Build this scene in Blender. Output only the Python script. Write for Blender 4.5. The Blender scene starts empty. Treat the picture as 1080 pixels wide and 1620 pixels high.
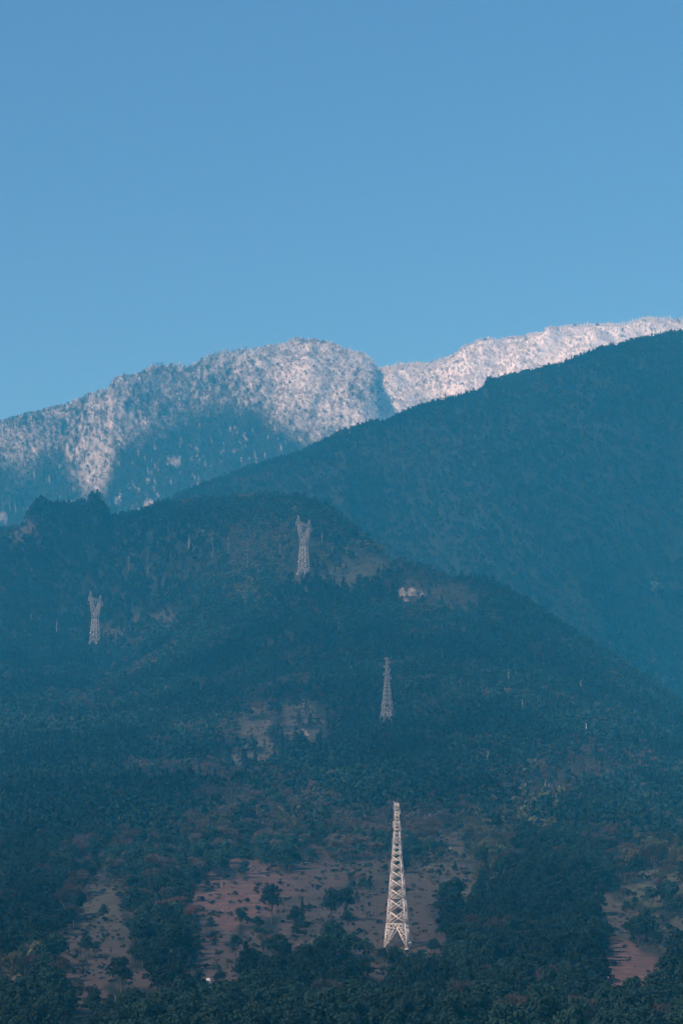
import bpy, math, random
import numpy as np
from mathutils import Vector, Matrix

# ------------------------------------------------------------------ camera, sky, sun, exposure
S = bpy.context.scene
COL = S.collection
PITCH = math.radians(12.0)
F = 4594.0                                   # focal length in pixels of the 1080x1620 frame
cd = bpy.data.cameras.new('camera'); cam = bpy.data.objects.new('camera', cd); COL.objects.link(cam)
cam.location = (0, 0, 0); cam.rotation_euler = (math.pi/2 + PITCH, 0, 0)
cd.sensor_fit = 'VERTICAL'; cd.sensor_height = 24.0; cd.lens = 24.0*F/1620
cd.clip_start = 1.0; cd.clip_end = 60000.0
S.camera = cam

SUN_EL, SUN_AZ = math.radians(38), math.radians(-128)      # azimuth from +Y towards +X: behind the camera, to the left
W = bpy.data.worlds.new('World'); S.world = W; W.use_nodes = True
wn = W.node_tree.nodes; wl = W.node_tree.links
bg = wn['Background']; sky = wn.new('ShaderNodeTexSky')
sky.sky_type = 'NISHITA'; sky.sun_disc = False
sky.sun_elevation = SUN_EL; sky.sun_rotation = SUN_AZ
sky.altitude = 300; sky.air_density = 0.85; sky.dust_density = 0.0; sky.ozone_density = 10.0
wl.new(sky.outputs[0], bg.inputs[0]); bg.inputs[1].default_value = 0.138
sd = bpy.data.lights.new('sun', 'SUN'); sd.energy = 3.4; sd.angle = math.radians(0.5); sd.color = (1.0, 0.95, 0.90)
so = bpy.data.objects.new('sun', sd); COL.objects.link(so)
dsun = Vector((math.sin(SUN_AZ)*math.cos(SUN_EL), math.cos(SUN_AZ)*math.cos(SUN_EL), math.sin(SUN_EL)))
so.rotation_euler = dsun.to_track_quat('Z', 'Y').to_euler(); so.location = (-300, -300, 500)
S.view_settings.view_transform = 'Standard'; S.view_settings.look = 'None'
S.view_settings.exposure = 0.25; S.view_settings.gamma = 1.0; S.view_settings.use_curve_mapping = False
S.render.engine = 'CYCLES'
S.cycles.use_denoising = True
S.cycles.volume_bounces = 3; S.cycles.max_bounces = 6; S.cycles.diffuse_bounces = 2
S.cycles.glossy_bounces = 1; S.cycles.transmission_bounces = 1

HAZE_DENSITY = 1.28e-4
HAZE_COLOR = (0.042, 0.57, 1.0, 1)

random.seed(7); R = np.random.default_rng(11)
ct, st = math.cos(PITCH), math.sin(PITCH)

# ------------------------------------------------------------------ noise and measuring helpers
_tab = R.random((256, 256))
def vnoise(x, y):
    xi = np.floor(x).astype(int); yi = np.floor(y).astype(int)
    fx = x-xi; fy = y-yi; fx = fx*fx*(3-2*fx); fy = fy*fy*(3-2*fy)
    a = _tab[xi & 255, yi & 255]; b = _tab[(xi+1) & 255, yi & 255]
    c = _tab[xi & 255, (yi+1) & 255]; d = _tab[(xi+1) & 255, (yi+1) & 255]
    return (a*(1-fx)+b*fx)*(1-fy)+(c*(1-fx)+d*fx)*fy
def fbm(x, y, o=4):
    s = 0; a = .5; n = 0
    for i in range(o):
        s = s+a*vnoise(x*2**i+17.3*i, y*2**i+9.1*i); n += a; a *= .5
    return s/n*2-1
def smooth(e0, e1, v):
    t = np.clip((v-e0)/(e1-e0), 0, 1); return t*t*(3-2*t)
def T_of(row):                                # tangent of elevation of an image row
    return np.tan(PITCH+np.arctan((810-np.asarray(row, float))/F))
def s_of(px, row):                            # x/y of an image point
    return (np.asarray(px, float)-540)/F*(ct+T_of(row)*st)
def proj(x, y, z):
    d = y*ct+z*st
    return 540+F*x/d, 810-F*(-y*st+z*ct)/d

# ------------------------------------------------------------------ the terrain: three ranges, one behind the other
def curve(pts, dY=None):
    """pts: (px, row, Y) -> functions of s giving Y and T"""
    p = np.array(pts, float); s = s_of(p[:, 0], p[:, 1]); o = np.argsort(s)
    return s[o], p[o, 2], T_of(p[o, 1])
K = []
K.append(curve([(0, 1640, 700), (540, 1640, 700), (1080, 1640, 700)]))
K.append(curve([(0, 1500, 1000), (540, 1495, 1000), (1080, 1505, 1000)]))
K.append(curve([(0, 1370, 1400), (540, 1360, 1400), (800, 1370, 1380), (1080, 1400, 1300)]))
K.append(curve([(0, 1200, 2250), (600, 1142, 2250), (800, 1175, 2100), (1080, 1270, 1950)]))
K.append(curve([(0, 1010, 3320), (151, 1018, 3320), (300, 950, 3150), (480, 907, 2960), (700, 1000, 2700), (900, 1095, 2600), (1080, 1185, 2500)]))
CA = curve([(-120, 860, 3900), (0, 858, 3900), (35, 842, 3900), (60, 808, 3900), (100, 816, 3850), (138, 814, 3830), (146, 800, 3820), (156, 800, 3820), (166, 818, 3800), (175, 832, 3780),
    (215, 826, 3700), (260, 812, 3620), (330, 806, 3520), (420, 800, 3400), (480, 806, 3300), (520, 816, 3230), (560, 852, 3150), (620, 895, 3050),
    (700, 930, 3060), (780, 942, 3100), (850, 985, 3150), (920, 1030, 3200), (1000, 1080, 3260), (1080, 1140, 3300), (1250, 1230, 3350)])
CB = curve([(-120, 845, 4300), (100, 840, 4300), (172, 832, 4300), (213, 824, 4320), (243, 808, 4350), (283, 792, 4380), (320, 776, 4400), (360, 761, 4420), (400, 748, 4440),
    (470, 729, 4450), (540, 695, 4480), (593, 678, 4500), (607, 681, 4500), (650, 658, 4500), (697, 645, 4500), (720, 640, 4500), (760, 630, 4500), (772, 613, 4500), (820, 605, 4500),
    (887, 591, 4520), (953, 565, 4550), (1020, 546, 4560), (1063, 537, 4570), (1080, 536, 4570), (1250, 500, 4600)])
CC = curve([(-150, 700, 6600), (0, 675, 6600), (20, 668, 6600), (80, 652, 6600), (100, 648, 6600), (143, 628, 6600), (172, 621, 6600), (178, 610, 6600), (213, 605, 6600), (240, 596, 6600),
    (273, 588, 6600), (303, 586, 6600), (317, 574, 6600), (353, 562, 6650), (403, 558, 6700), (437, 555, 6750), (457, 552, 6750), (493, 553, 6750), (527, 554, 6750),
    (547, 562, 6700), (573, 567, 6700), (588, 577, 6700), (597, 592, 6850), (637, 583, 7000), (677, 583, 7050), (710, 572, 7050), (760, 560, 7050), (803, 552, 7050), (860, 540, 7050),
    (887, 528, 7050), (907, 523, 7050), (953, 523, 7050), (987, 520, 7050), (1010, 513, 7050), (1030, 510, 7050), (1080, 512, 7050), (1250, 490, 7050)])
TOWERS = []            # (x, y, radius, dz/dy) where the ground is kept smooth

def knots(s):
    cl = lambda c: (np.interp(s, c[0], c[1]), np.interp(s, c[0], c[1])*np.interp(s, c[0], c[2]))
    ks = [(np.zeros_like(s), np.full_like(s, -9.)), (np.full_like(s, 350.), np.full_like(s, -3.))]
    for c in K: ks.append(cl(c))
    YA, ZA = cl(CA); YB, ZB = cl(CB); YC, ZC = cl(CC)
    ks.append((YA, ZA)); dp = np.interp(s, [s_of(560, 850), s_of(930, 1030)], [1., .1]); ks.append((YA+100, ZA-14-26*dp)); 
    vb = np.minimum(ZA-30, ZB-180)
    ks.append((YA+(.28*(YB-YA)+80)*(.5+.5*dp), np.minimum(ZA-15-57*dp, ZB-.5*(YB-YA)*.7)))
    ks.append((YB, ZB)); ks.append((YB+220, ZB-90))
    ks.append((YB+560, np.minimum(ZB-60, ZC-.5*(YC-YB-560))))
    ks.append((YC, ZC)); ks.append((YC+400, ZC-160)); ks.append((YC+2500, ZC-900)); ks.append((YC+6500, ZC*0+300))
    return np.array([k[0] for k in ks]), np.array([k[1] for k in ks]), YA, YB, YC

def height(x, y, full=False):
    x = np.asarray(x, float); y = np.asarray(y, float)
    az = np.arctan2(x, y); r = np.hypot(x, y); a = np.abs(az)
    azc = np.clip(az, -.9, .9); s = np.tan(azc); Y = r*np.cos(azc)
    KY, KZ, YA, YB, YC = knots(s)
    n = KY.shape[0]; h = np.diff(KY, axis=0); d = np.diff(KZ, axis=0)/h
    m = np.zeros_like(KZ)
    w1 = 2*h[1:]+h[:-1]; w2 = h[1:]+2*h[:-1]
    same = (d[:-1]*d[1:]) > 0
    with np.errstate(divide='ignore', invalid='ignore'):
        hm = (w1+w2)/(w1/d[:-1]+w2/d[1:])
    m[1:-1] = np.where(same, hm, 0); m[0] = d[0]; m[-1] = d[-1]
    # keep crests sharp-ish rather than flat-topped
    z = np.zeros_like(Y)
    for i in range(n-1):
        sel = (Y >= KY[i]) & ((Y < KY[i+1]) if i < n-2 else True)
        if not sel.any(): continue
        t = (Y[sel]-KY[i][sel])/h[i][sel]; t = np.clip(t, 0, 1)
        z[sel] = ((2*t**3-3*t**2+1)*KZ[i][sel]+(t**3-2*t**2+t)*h[i][sel]*m[i][sel]
                  + (-2*t**3+3*t**2)*KZ[i+1][sel]+(t**3-t**2)*h[i][sel]*m[i+1][sel])
    # relief inside each range, fading out at its crest line and at the towers
    wA = smooth(650, 900, Y)*smooth(0, 250, YA-Y)
    wB = smooth(0, 300, YB-Y)*smooth(150, 500, Y-YA)
    wC = smooth(0, 260, YC-Y)*smooth(300, 700, Y-YB)
    wT = np.ones_like(Y)
    for (tx, ty, tr, sl) in TOWERS:
        q = np.hypot(x-tx, y-ty); wT = wT*smooth(tr*.6, tr*2.2, q)
    rA = fbm(x/210+3, y/260, 4)*.0052*Y + fbm(x/60, y/60, 3)*.0012*Y
    rB = -np.abs(fbm(x/330+y/2600+5, y/1500, 3))*95 + fbm(x/110, y/150, 3)*12
    rC = -np.abs(fbm(x/300-y/1800+1.5, y/1700+4, 4))*150 + fbm(x/85, y/120, 4)*26
    rest = smooth(.125, .2, np.abs(s))*smooth(1500, 4000, Y)*fbm(s*9+2, Y/2500, 3)*160
    z = z+(rA*wA+rB*wB+rC*wC)*wT+rest
    # a gully falling left from the notch in the snowy crest
    px, row = proj(x, y, z)
    g = np.exp(-((s-s_of(597, 590)+(YC-Y)*.000022)/.0085)**2)*smooth(0, 300, YC-Y)*smooth(2100, 700, YC-Y)
    z = z-6*g
    for (tx, ty, tr, sl) in TOWERS:
        q = ((x-tx)**2+(y-ty)**2)/(tr*1.1)**2
        z = z+sl*(y-ty)*np.exp(-q)
    far = smooth(.9, 1.9, a)
    z = z*(1-far)+(-9+fbm(x/900, y/900, 3)*6*smooth(300, 1500, r))*far
    return (z, s, Y, YA, YB, YC) if full else z
def H(x, y): return float(height(np.array([x]), np.array([y]))[0])
def ground_at(px, row, ylo, yhi):
    """ground point first seen in image direction (px,row) between two distances"""
    T = float(T_of(row)); s = float(s_of(px, row))
    ys = np.linspace(ylo, yhi, 1500); z = height(s*ys, ys)
    hit = np.nonzero(z >= T*ys)[0]
    i = hit[0] if len(hit) else int(np.argmax(z/ys))
    return s*ys[i], ys[i], z[i]
def at_depth(px, row, Y):
    return float(s_of(px, row))*Y, Y

# tower sites
SITE = dict(main=at_depth(628.4, 1490, 1000), second=at_depth(612.4, 1139, 2250), upper=at_depth(480.3, 903, 2960), left=at_depth(150.3, 1016, 3320))
TOWERS += [(*SITE['main'], 14, .2), (*SITE['second'], 16, 0.), (*SITE['upper'], 18, 0.), (*SITE['left'], 18, 0.)]

# ------------------------------------------------------------------ what covers the ground (clearings, soil, snow)
# ellipses (px, row, rx, ry, tilt) marked from the hillside itself: open ground, and how red its soil is
CLEAR = [(375, 1425, 62, 42, 0, 1.0), (430, 1400, 60, 26, 0, .7), (505, 1395, 50, 40, 0, .35), (545, 1455, 110, 62, 0, .2), (480, 1478, 60, 34, 0, .5),
  (640, 1430, 50, 70, 0, .2), (645, 1490, 78, 44, 0, .25), (420, 1510, 70, 26, 0, .2), (340, 1530, 45, 60, .1, .35), (705, 1385, 60, 50, 0, .1), (590, 1370, 50, 25, 0, .15),
  (163, 1440, 44, 46, 0, .1), (150, 1510, 52, 56, 0, .2), (132, 1560, 36, 42, 0, .3), (385, 1365, 26, 16, 0, .6),
  (1000, 1542, 62, 34, 0, 1.0), (985, 1515, 30, 34, 0, 1.0), (995, 1460, 62, 36, .3, .15), (1040, 1410, 62, 30, 0, 0.), (240, 1595, 22, 14, 0, .5), (715, 1582, 26, 11, 0, .7), (218, 1547, 30, 13, 0, .3),
  (405, 1142, 30, 34, 0, .12), (478, 1140, 36, 26, 0, .14), (403, 1190, 32, 36, 0, .04), (1065, 1480, 22, 30, 0, .1), (10, 1570, 26, 34, 0, 0.), (590, 1515, 60, 14, 0, .4),
  (550, 900, 44, 26, 0, .05), (600, 885, 30, 14, 0, .05), (650, 935, 30, 14, 0, .2), (715, 945, 42, 20, .3, .1), (385, 942, 28, 14, 0, 0.), (260, 978, 36, 12, 0, .2), (175, 1003, 24, 12, 0, .2), (480, 905, 16, 10, 0, .1),
  (860, 1250, 40, 20, 0, 0.), (925, 1215, 40, 14, 0, .2), (30, 835, 26, 22, 0, .4)]
def cover(px, row, x, y):
    c = np.zeros_like(px); red = np.zeros_like(px)
    wob = 1+.8*fbm(px/24, row/20, 5)
    for (cx, cy, rx, ry, t, rd) in CLEAR:
        u = (px-cx)*math.cos(t)+(row-cy)*math.sin(t); v = -(px-cx)*math.sin(t)+(row-cy)*math.cos(t)
        q = np.sqrt((u/rx)**2+(v/ry)**2)*(wob if cx < 960 or rd < 1 else 1+(wob-1)*.35)
        k = smooth(1.3, .7, q)*(.95 if cy > 1300 else .9 if 1100 < cy < 1200 else .5); red = np.where(k > c, rd, red); c = np.maximum(c, k)
    c = c*smooth(-.52, .08, fbm(x/22, y/30, 5)+.12*(row > 1300)+.42*red)
    return c, red
SNOW_LIM = np.array([(-100, 730), (0, 738), (30, 745), (52, 738), (70, 712), (98, 716), (118, 752), (150, 800), (168, 760), (190, 702), (230, 680), (300, 652), (350, 632), (400, 640), (440, 668), (500, 690), (540, 704), (600, 694), (680, 740), (1200, 760)], float)
def snowy(px, row, x, y):
    lim = np.interp(px, SNOW_LIM[:, 0], SNOW_LIM[:, 1])+fbm(px/16, row/16, 3)*16
    p = smooth(34, -26, row-lim)**1.3
    dens = np.interp(px, [0, 150, 330, 420, 520, 600, 900, 1080], [.40, .50, .46, .62, .66, .80, .98, .9])
    for (cx, cy, rx, ry, f) in [(575, 610, 42, 22, .45), (360, 615, 50, 26, .35), (250, 640, 40, 24, .3), (110, 690, 30, 50, .15), (470, 590, 60, 34, -.35), (600, 600, 30, 22, -.3), (640, 655, 22, 12, -.35), (930, 535, 50, 22, -.4), (150, 740, 22, 44, -.25), (60, 665, 60, 14, .25), (285, 625, 22, 12, -.2)]:  # shaded buttress flank painted as thinner snow, sunlit gully side as denser
        dens = dens-f*np.exp(-((px-cx)/rx)**2-((row-cy)/ry)**2)
    patch = fbm(px/4.5, row/3.6, 4)
    streak = fbm(px/9+row/30, row/16, 3)
    v = smooth(-.6, .42, patch*.75+streak*.4+(dens-.5)*1.0)
    specks = smooth(.42, .6, fbm(px/5+40, row/5, 3))*.7
    for (cx, cy, r_) in [(277, 732, 9), (237, 800, 11), (186, 792, 6), (5, 820, 8), (8, 845, 8)]:
        specks = np.maximum(specks, smooth(1.1, .6, np.hypot(px-cx, (row-cy)*1.1)/r_))
    return np.clip(v*p+specks*(1-p)*.8, 0, 1)

# ------------------------------------------------------------------ material helpers
def mat(name, rough=.9):
    m = bpy.data.materials.new(name); m.use_nodes = True
    nt = m.node_tree; b = nt.nodes['Principled BSDF']; b.inputs['Roughness'].default_value = rough
    b.inputs['Specular IOR Level'].default_value = .15
    return m, nt, b
def n_noise(nt, vec, scale, detail=4, rough=.6):
    n = nt.nodes.new('ShaderNodeTexNoise'); n.inputs['Scale'].default_value = scale
    n.inputs['Detail'].default_value = detail; n.inputs['Roughness'].default_value = rough
    if vec is not None: nt.links.new(vec, n.inputs['Vector'])
    return n.outputs['Fac']
def n_ramp(nt, fac, stops):
    r = nt.nodes.new('ShaderNodeValToRGB'); e = r.color_ramp.elements
    while len(e) < len(stops): e.new(.5)
    for i, (p, c) in enumerate(stops): e[i].position = p; e[i].color = (*c, 1)
    nt.links.new(fac, r.inputs[0]); return r.outputs[0]
def n_mix(nt, fac, a, b, mode='MIX'):
    m = nt.nodes.new('ShaderNodeMix'); m.data_type = 'RGBA'; m.blend_type = mode
    for k, v in ((0, fac), (6, a), (7, b)):
        if hasattr(v, 'links'): nt.links.new(v, m.inputs[k])
        elif k == 0: m.inputs[0].default_value = v
        else: m.inputs[k].default_value = (*v, 1)
    return m.outputs[2]
def n_pos(nt):
    return nt.nodes.new('ShaderNodeNewGeometry').outputs['Position']

# terrain: forest floor, reddish soil of the clearings, snow
M_ter, nt, b = mat('ground_soil', .95)
P = n_pos(nt)
at = nt.nodes.new('ShaderNodeAttribute'); at.attribute_name = 'cover'
sp = nt.nodes.new('ShaderNodeSeparateColor'); nt.links.new(at.outputs['Color'], sp.inputs[0])
floor = n_ramp(nt, n_noise(nt, P, .05, 6), [(.3, (.008, .014, .012)), (.7, (.022, .024, .018))])
dry = n_ramp(nt, n_noise(nt, P, .12, 6, .7), [(.3, (.038, .042, .036)), (.5, (.062, .054, .046)), (.72, (.105, .085, .07))])
red = n_ramp(nt, n_noise(nt, P, .15, 6, .7), [(.3, (.065, .048, .04)), (.55, (.15, .085, .072)), (.75, (.25, .15, .12))])
olive = n_ramp(nt, n_noise(nt, P, .1, 6, .7), [(.3, (.055, .06, .04)), (.5, (.09, .09, .06)), (.72, (.145, .14, .095))])
m3 = nt.nodes.new('ShaderNodeMath'); m3.operation = 'MULTIPLY'; m3.use_clamp = True; m3.inputs[1].default_value = 4.5; nt.links.new(sp.outputs[1], m3.inputs[0])
c = n_mix(nt, sp.outputs[0], floor, n_mix(nt, sp.outputs[1], n_mix(nt, m3.outputs[0], olive, dry), red))
sn = n_ramp(nt, n_noise(nt, P, .2, 4, .7), [(.3, (.52, .51, .52)), (.6, (.84, .82, .81))])
c = n_mix(nt, sp.outputs[2], c, sn)
nt.links.new(c, b.inputs['Base Color'])
bp = nt.nodes.new('ShaderNodeBump'); bp.inputs['Strength'].default_value = .8; bp.inputs['Distance'].default_value = 1.5
nt.links.new(n_noise(nt, P, .25, 6, .7), bp.inputs['Height']); nt.links.new(bp.outputs[0], b.inputs['Normal'])

# foliage: colour comes from each tree's own tint, broken up leaf by leaf
def leaf_material(name, spread):
    m, nt, b = mat(name, .8)
    a = nt.nodes.new('ShaderNodeAttribute'); a.attribute_type = 'INSTANCER'; a.attribute_name = 'tint'
    v = n_noise(nt, n_pos(nt), .55, 3, .8)
    k = n_ramp(nt, v, [(.3, (1-spread,)*3), (.7, (1+spread,)*3)])
    nt.links.new(n_mix(nt, 1.0, a.outputs['Color'], k, 'MULTIPLY'), b.inputs['Base Color'])
    return m
M_leaf = leaf_material('foliage', .18)
M_rime = leaf_material('rimed_foliage', .25)
M_bark, nt, b = mat('bark', .9)
nt.links.new(n_ramp(nt, n_noise(nt, n_pos(nt), 1.5, 5), [(.3, (.05, .04, .032)), (.7, (.12, .10, .085))]), b.inputs['Base Color'])
M_pale, nt, b = mat('pale_bark', .8)
nt.links.new(n_ramp(nt, n_noise(nt, n_pos(nt), 1.2, 5), [(.3, (.45, .44, .42)), (.7, (.74, .72, .70))]), b.inputs['Base Color'])
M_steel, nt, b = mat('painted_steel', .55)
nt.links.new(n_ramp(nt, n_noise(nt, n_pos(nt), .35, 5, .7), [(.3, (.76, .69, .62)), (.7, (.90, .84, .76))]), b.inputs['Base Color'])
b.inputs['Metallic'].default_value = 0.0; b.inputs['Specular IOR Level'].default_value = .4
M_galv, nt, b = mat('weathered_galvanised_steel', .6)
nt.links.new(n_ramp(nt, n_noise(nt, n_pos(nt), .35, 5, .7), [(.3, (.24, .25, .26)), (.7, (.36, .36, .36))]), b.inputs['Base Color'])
M_conc, nt, b = mat('concrete', .85)
nt.links.new(n_ramp(nt, n_noise(nt, n_pos(nt), 1.4, 5), [(.3, (.33, .33, .31)), (.7, (.55, .55, .52))]), b.inputs['Base Color'])
M_white, nt, b = mat('white_plate', .5)
nt.links.new(n_ramp(nt, n_noise(nt, n_pos(nt), 2, 3), [(.3, (.78, .79, .8)), (.7, (.88, .88, .88))]), b.inputs['Base Color'])
M_rock, nt, b = mat('pale_rock', .9)
nt.links.new(n_ramp(nt, n_noise(nt, n_pos(nt), .25, 7, .7), [(.35, (.09, .085, .075)), (.5, (.18, .165, .15)), (.65, (.29, .27, .25))]), b.inputs['Base Color'])

# ------------------------------------------------------------------ mesh helpers
def mesh_np(name, V, Fc, mats, midx=None, smooth_=False):
    V = np.asarray(V, np.float32); me = bpy.data.meshes.new(name)
    k = len(Fc[0]); Fc = np.asarray(Fc, np.int32)
    me.vertices.add(len(V)); me.vertices.foreach_set('co', V.ravel())
    me.loops.add(Fc.size); me.loops.foreach_set('vertex_index', Fc.ravel())
    me.polygons.add(len(Fc)); me.polygons.foreach_set('loop_start', np.arange(0, Fc.size, k, dtype=np.int32))
    if smooth_: me.polygons.foreach_set('use_smooth', np.ones(len(Fc), bool))
    for m in mats: me.materials.append(m)
    if midx is not None: me.polygons.foreach_set('material_index', np.asarray(midx, np.int32))
    me.update(calc_edges=True); me.validate(); return me
class Q:                                       # quad collector
    def __init__(s): s.v = []; s.f = []; s.n = 0
    def add(s, V, Fq):
        s.v.append(np.asarray(V, float)); s.f.append(np.asarray(Fq)+s.n); s.n += len(V)
    def bar(s, p, q, w, w2=None):              # square bar
        p = np.array(p, float); q = np.array(q, float); w2 = w if w2 is None else w2
        d = q-p; L = np.linalg.norm(d)
        if L < 1e-6: return
        d /= L; a = np.cross(d, (0, 0, 1) if abs(d[2]) < .9 else (1, 0, 0)); a /= np.linalg.norm(a); b_ = np.cross(d, a)
        V = [p+(i*a+j*b_)*w/2 for i, j in ((-1, -1), (1, -1), (1, 1), (-1, 1))]+[q+(i*a+j*b_)*w2/2 for i, j in ((-1, -1), (1, -1), (1, 1), (-1, 1))]
        s.add(V, [(0, 1, 5, 4), (1, 2, 6, 5), (2, 3, 7, 6), (3, 0, 4, 7), (3, 2, 1, 0), (4, 5, 6, 7)])
    def box(s, c, h):
        c = np.array(c, float); V = [c+np.array((i, j, k))*h for k in (-1, 1) for i, j in ((-1, -1), (1, -1), (1, 1), (-1, 1))]
        s.add(V, [(0, 1, 5, 4), (1, 2, 6, 5), (2, 3, 7, 6), (3, 0, 4, 7), (3, 2, 1, 0), (4, 5, 6, 7)])
    def mesh(s, name, mats, **k): return mesh_np(name, np.concatenate(s.v), np.concatenate(s.f), mats, **k)
def link(name, data, parent=None, loc=(0, 0, 0), rz=0, scale=None):
    o = bpy.data.objects.new(name, data); COL.objects.link(o); o.location = loc; o.rotation_euler = (0, 0, rz)
    if scale is not None: o.scale = scale
    if parent: o.parent = parent
    return o
def tag(o, label=None, cat=None, group=None, kind=None):
    for k, v in (('label', label), ('category', cat), ('group', group), ('kind', kind)):
        if v: o[k] = v
    return o
def copy_thing(o, name=None):
    c = o.copy(); COL.objects.link(c)
    for ch in o.children:
        d = ch.copy(); COL.objects.link(d); d.parent = c
        for g in ch.children:
            e = g.copy(); COL.objects.link(e); e.parent = d
    return c

# ------------------------------------------------------------------ the ground sheet
az = np.concatenate([np.linspace(-math.pi, -.5, 60, endpoint=False), np.linspace(-.5, -.15, 70, endpoint=False), np.linspace(-.15, .15, 620, endpoint=False),
                     np.linspace(.15, .5, 70, endpoint=False), np.linspace(.5, math.pi, 60, endpoint=False)])
rr = np.concatenate([[4, 60, 150, 250, 350, 450, 540], np.geomspace(600, 2000, 190, endpoint=False), np.linspace(2000, 7300, 390, endpoint=False), np.linspace(7300, 13500, 30)])
A2, R2 = np.meshgrid(az, rr); X = (R2*np.sin(A2)).ravel(); Yc = (R2*np.cos(A2)).ravel()
Z, s_, Yy, YA, YB, YC = height(X, Yc, True)
na, nr = len(az), len(rr)
I = np.arange(nr-1)[:, None]*na; J = np.arange(na)[None]; J1 = (J+1) % na
quads = np.stack([I+J, I+J1, I+na+J1, I+na+J], -1).reshape(-1, 4)[:, ::-1]
V = np.stack([X, Yc, Z], 1)
# close the small hole under the camera
V = np.vstack([V, [[0, 0, -9]]])
fan = np.array([(len(V)-1, j, (j+1) % na, (j+1) % na) for j in range(0)]).reshape(0, 4)
me = mesh_np('ground', V, quads, [M_ter], smooth_=True)
front = (Yc > 500) & (np.abs(s_) < .5)
px, row = proj(X, np.where(front, Yc, 1000), Z)
cl, rd = cover(px, row, X, Yc); cl = cl*front*(Yy < YA+60)
band = smooth(.25, .0, np.abs(((row-1400)/17) % 1-.5))*.0
snw = np.where(front & (Yy > YB+350), snowy(px, row, X, Yc)**1.1*np.interp(px, [0, 160, 330, 430, 520, 600, 860, 1000], [.5, .6, .5, .7, .8, 1., 1.2, 1.1])*(1+.35*fbm(px/5, row/4, 3)), 0)
snw = np.clip(snw, 0, 1)
snw = np.where(front & (Yy > YC), .8, snw)
colr = np.zeros((len(V), 4), np.float32); colr[:-1, 0] = cl; colr[:-1, 1] = rd; colr[:-1, 2] = snw; colr[:, 3] = 1
ca = me.color_attributes.new('cover', 'FLOAT_COLOR', 'POINT'); ca.data.foreach_set('color', colr.ravel())
ZMAX, ZMIN = float(V[:, 2].max()), float(V[:, 2].min())
g = link('ground', me); tag(g, 'forested mountain slopes rising in three ranges to a snowy crest', kind='structure')

# ------------------------------------------------------------------ tree shapes
def leaves(centres, n, size, rng, flat=.5, squash=.8):
    """n leaf clumps of the given size on each (x,y,z,r) ball"""
    cs = np.repeat(np.asarray(centres, float), n, axis=0)
    d = rng.normal(size=(len(cs), 3)); d /= np.linalg.norm(d, axis=1)[:, None]
    d[:, 2] = np.where(d[:, 2] < -.35, -d[:, 2], d[:, 2])
    p = cs[:, :3]+d*(cs[:, 3:4]*(.62+.42*rng.random((len(cs), 1))))*np.array([1, 1, squash])
    nrm = d+rng.normal(size=d.shape)*flat; nrm /= np.linalg.norm(nrm, axis=1)[:, None]
    a = np.cross(nrm, rng.normal(size=d.shape)); a /= np.linalg.norm(a, axis=1)[:, None]; b_ = np.cross(nrm, a)
    sz = size*(.6+.8*rng.random((len(cs), 1)))
    V = np.stack([p-a*sz, p-b_*sz*.7, p+a*sz, p+b_*sz*.7], 1).reshape(-1, 3)
    return V, np.arange(len(V)).reshape(-1, 4)
def tree_round(rng, near, h=10., w=3.9):
    nb = 16 if near else 9; C = []
    for i in range(nb):
        t = rng.random(); zz = h*(.38+.5*t); rad = w*(1-.75*max(0, t-.25))*(.3+.6*rng.random()); a = rng.random()*6.28
        C.append((math.cos(a)*rad, math.sin(a)*rad, zz, w*(.3+.24*rng.random())))
    C.append((0, 0, h*.86, w*.36)); C.append((rng.normal()*.3, 0, h*.6, w*.55))
    crown = leaves(C, 62 if near else 9, .34 if near else .95, rng)
    tr = Q(); tr.bar((0, 0, -1.5), (0, 0, h*.5), .5, .28)
    for c in C[:(8 if near else 3)]: tr.bar((0, 0, h*.3), c[:3], .2, .06)
    return tr, crown
def tree_conifer(rng, near, h=11., w=3.2):
    C = []
    for i in range(44 if near else 15):
        t = ((i+.5)/(44 if near else 15))**.8; rad = w*(1-t)**.8*(.75+.45*rng.random()); a = i*2.4+rng.random()*.6
        C.append((math.cos(a)*rad*.55, math.sin(a)*rad*.55, h*(.13+.84*t)+rng.normal()*.15, max(.32, rad*.6)))
    crown = leaves(C, 20 if near else 6, .34 if near else .75, rng, squash=.8)
    tr = Q(); tr.bar((0, 0, -1.5), (0, 0, h*.95), .42, .08)
    for c in C[:(10 if near else 2)]: tr.bar((0, 0, c[2]), c[:3], .12, .05)
    return tr, crown
def tree_bare(rng, near, h=10.5, w=3.2):
    tr = Q(); tr.bar((0, 0, -1.5), (rng.normal()*.2, 0, h*.35), .42, .28); tips = []
    def grow(p, d, L, wd, lev):
        q = p+d*L; tr.bar(p, q, wd, wd*.6)
        if lev == 0: tips.append(q); return
        for k in range(3 if near else 2):
            dd = d+rng.normal(size=3)*.45; dd[2] = abs(dd[2])*.8+.25; dd /= np.linalg.norm(dd)
            grow(q, dd, L*.72, wd*.55, lev-1)
    for k in range(5 if near else 3):
        a = 6.28*k/(5 if near else 3)+rng.random(); d = np.array((math.cos(a)*.6, math.sin(a)*.6, .8)); d /= np.linalg.norm(d)
        grow(np.array((0, 0, h*.3+.25*k)), d, h*.22, .2, 2 if near else 1)
    C = [(q[0], q[1], q[2]+.2, 1.15) for q in tips]
    n = max(4, (900 if near else 90)//len(C))
    V_, F_ = leaves(C, n, .42 if near else .8, rng, flat=2.)
    # twigs: narrow the leaf quads into slivers
    V4 = V_.reshape(-1, 4, 3); c = V4.mean(1, keepdims=True); 
    ax = V4[:, 3]-V4[:, 1]; V4[:, 1] += ax*.36; V4[:, 3] -= ax*.36
    V4[:, 2, 2] += .35
    return tr, (V4.reshape(-1, 3), F_)
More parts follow.
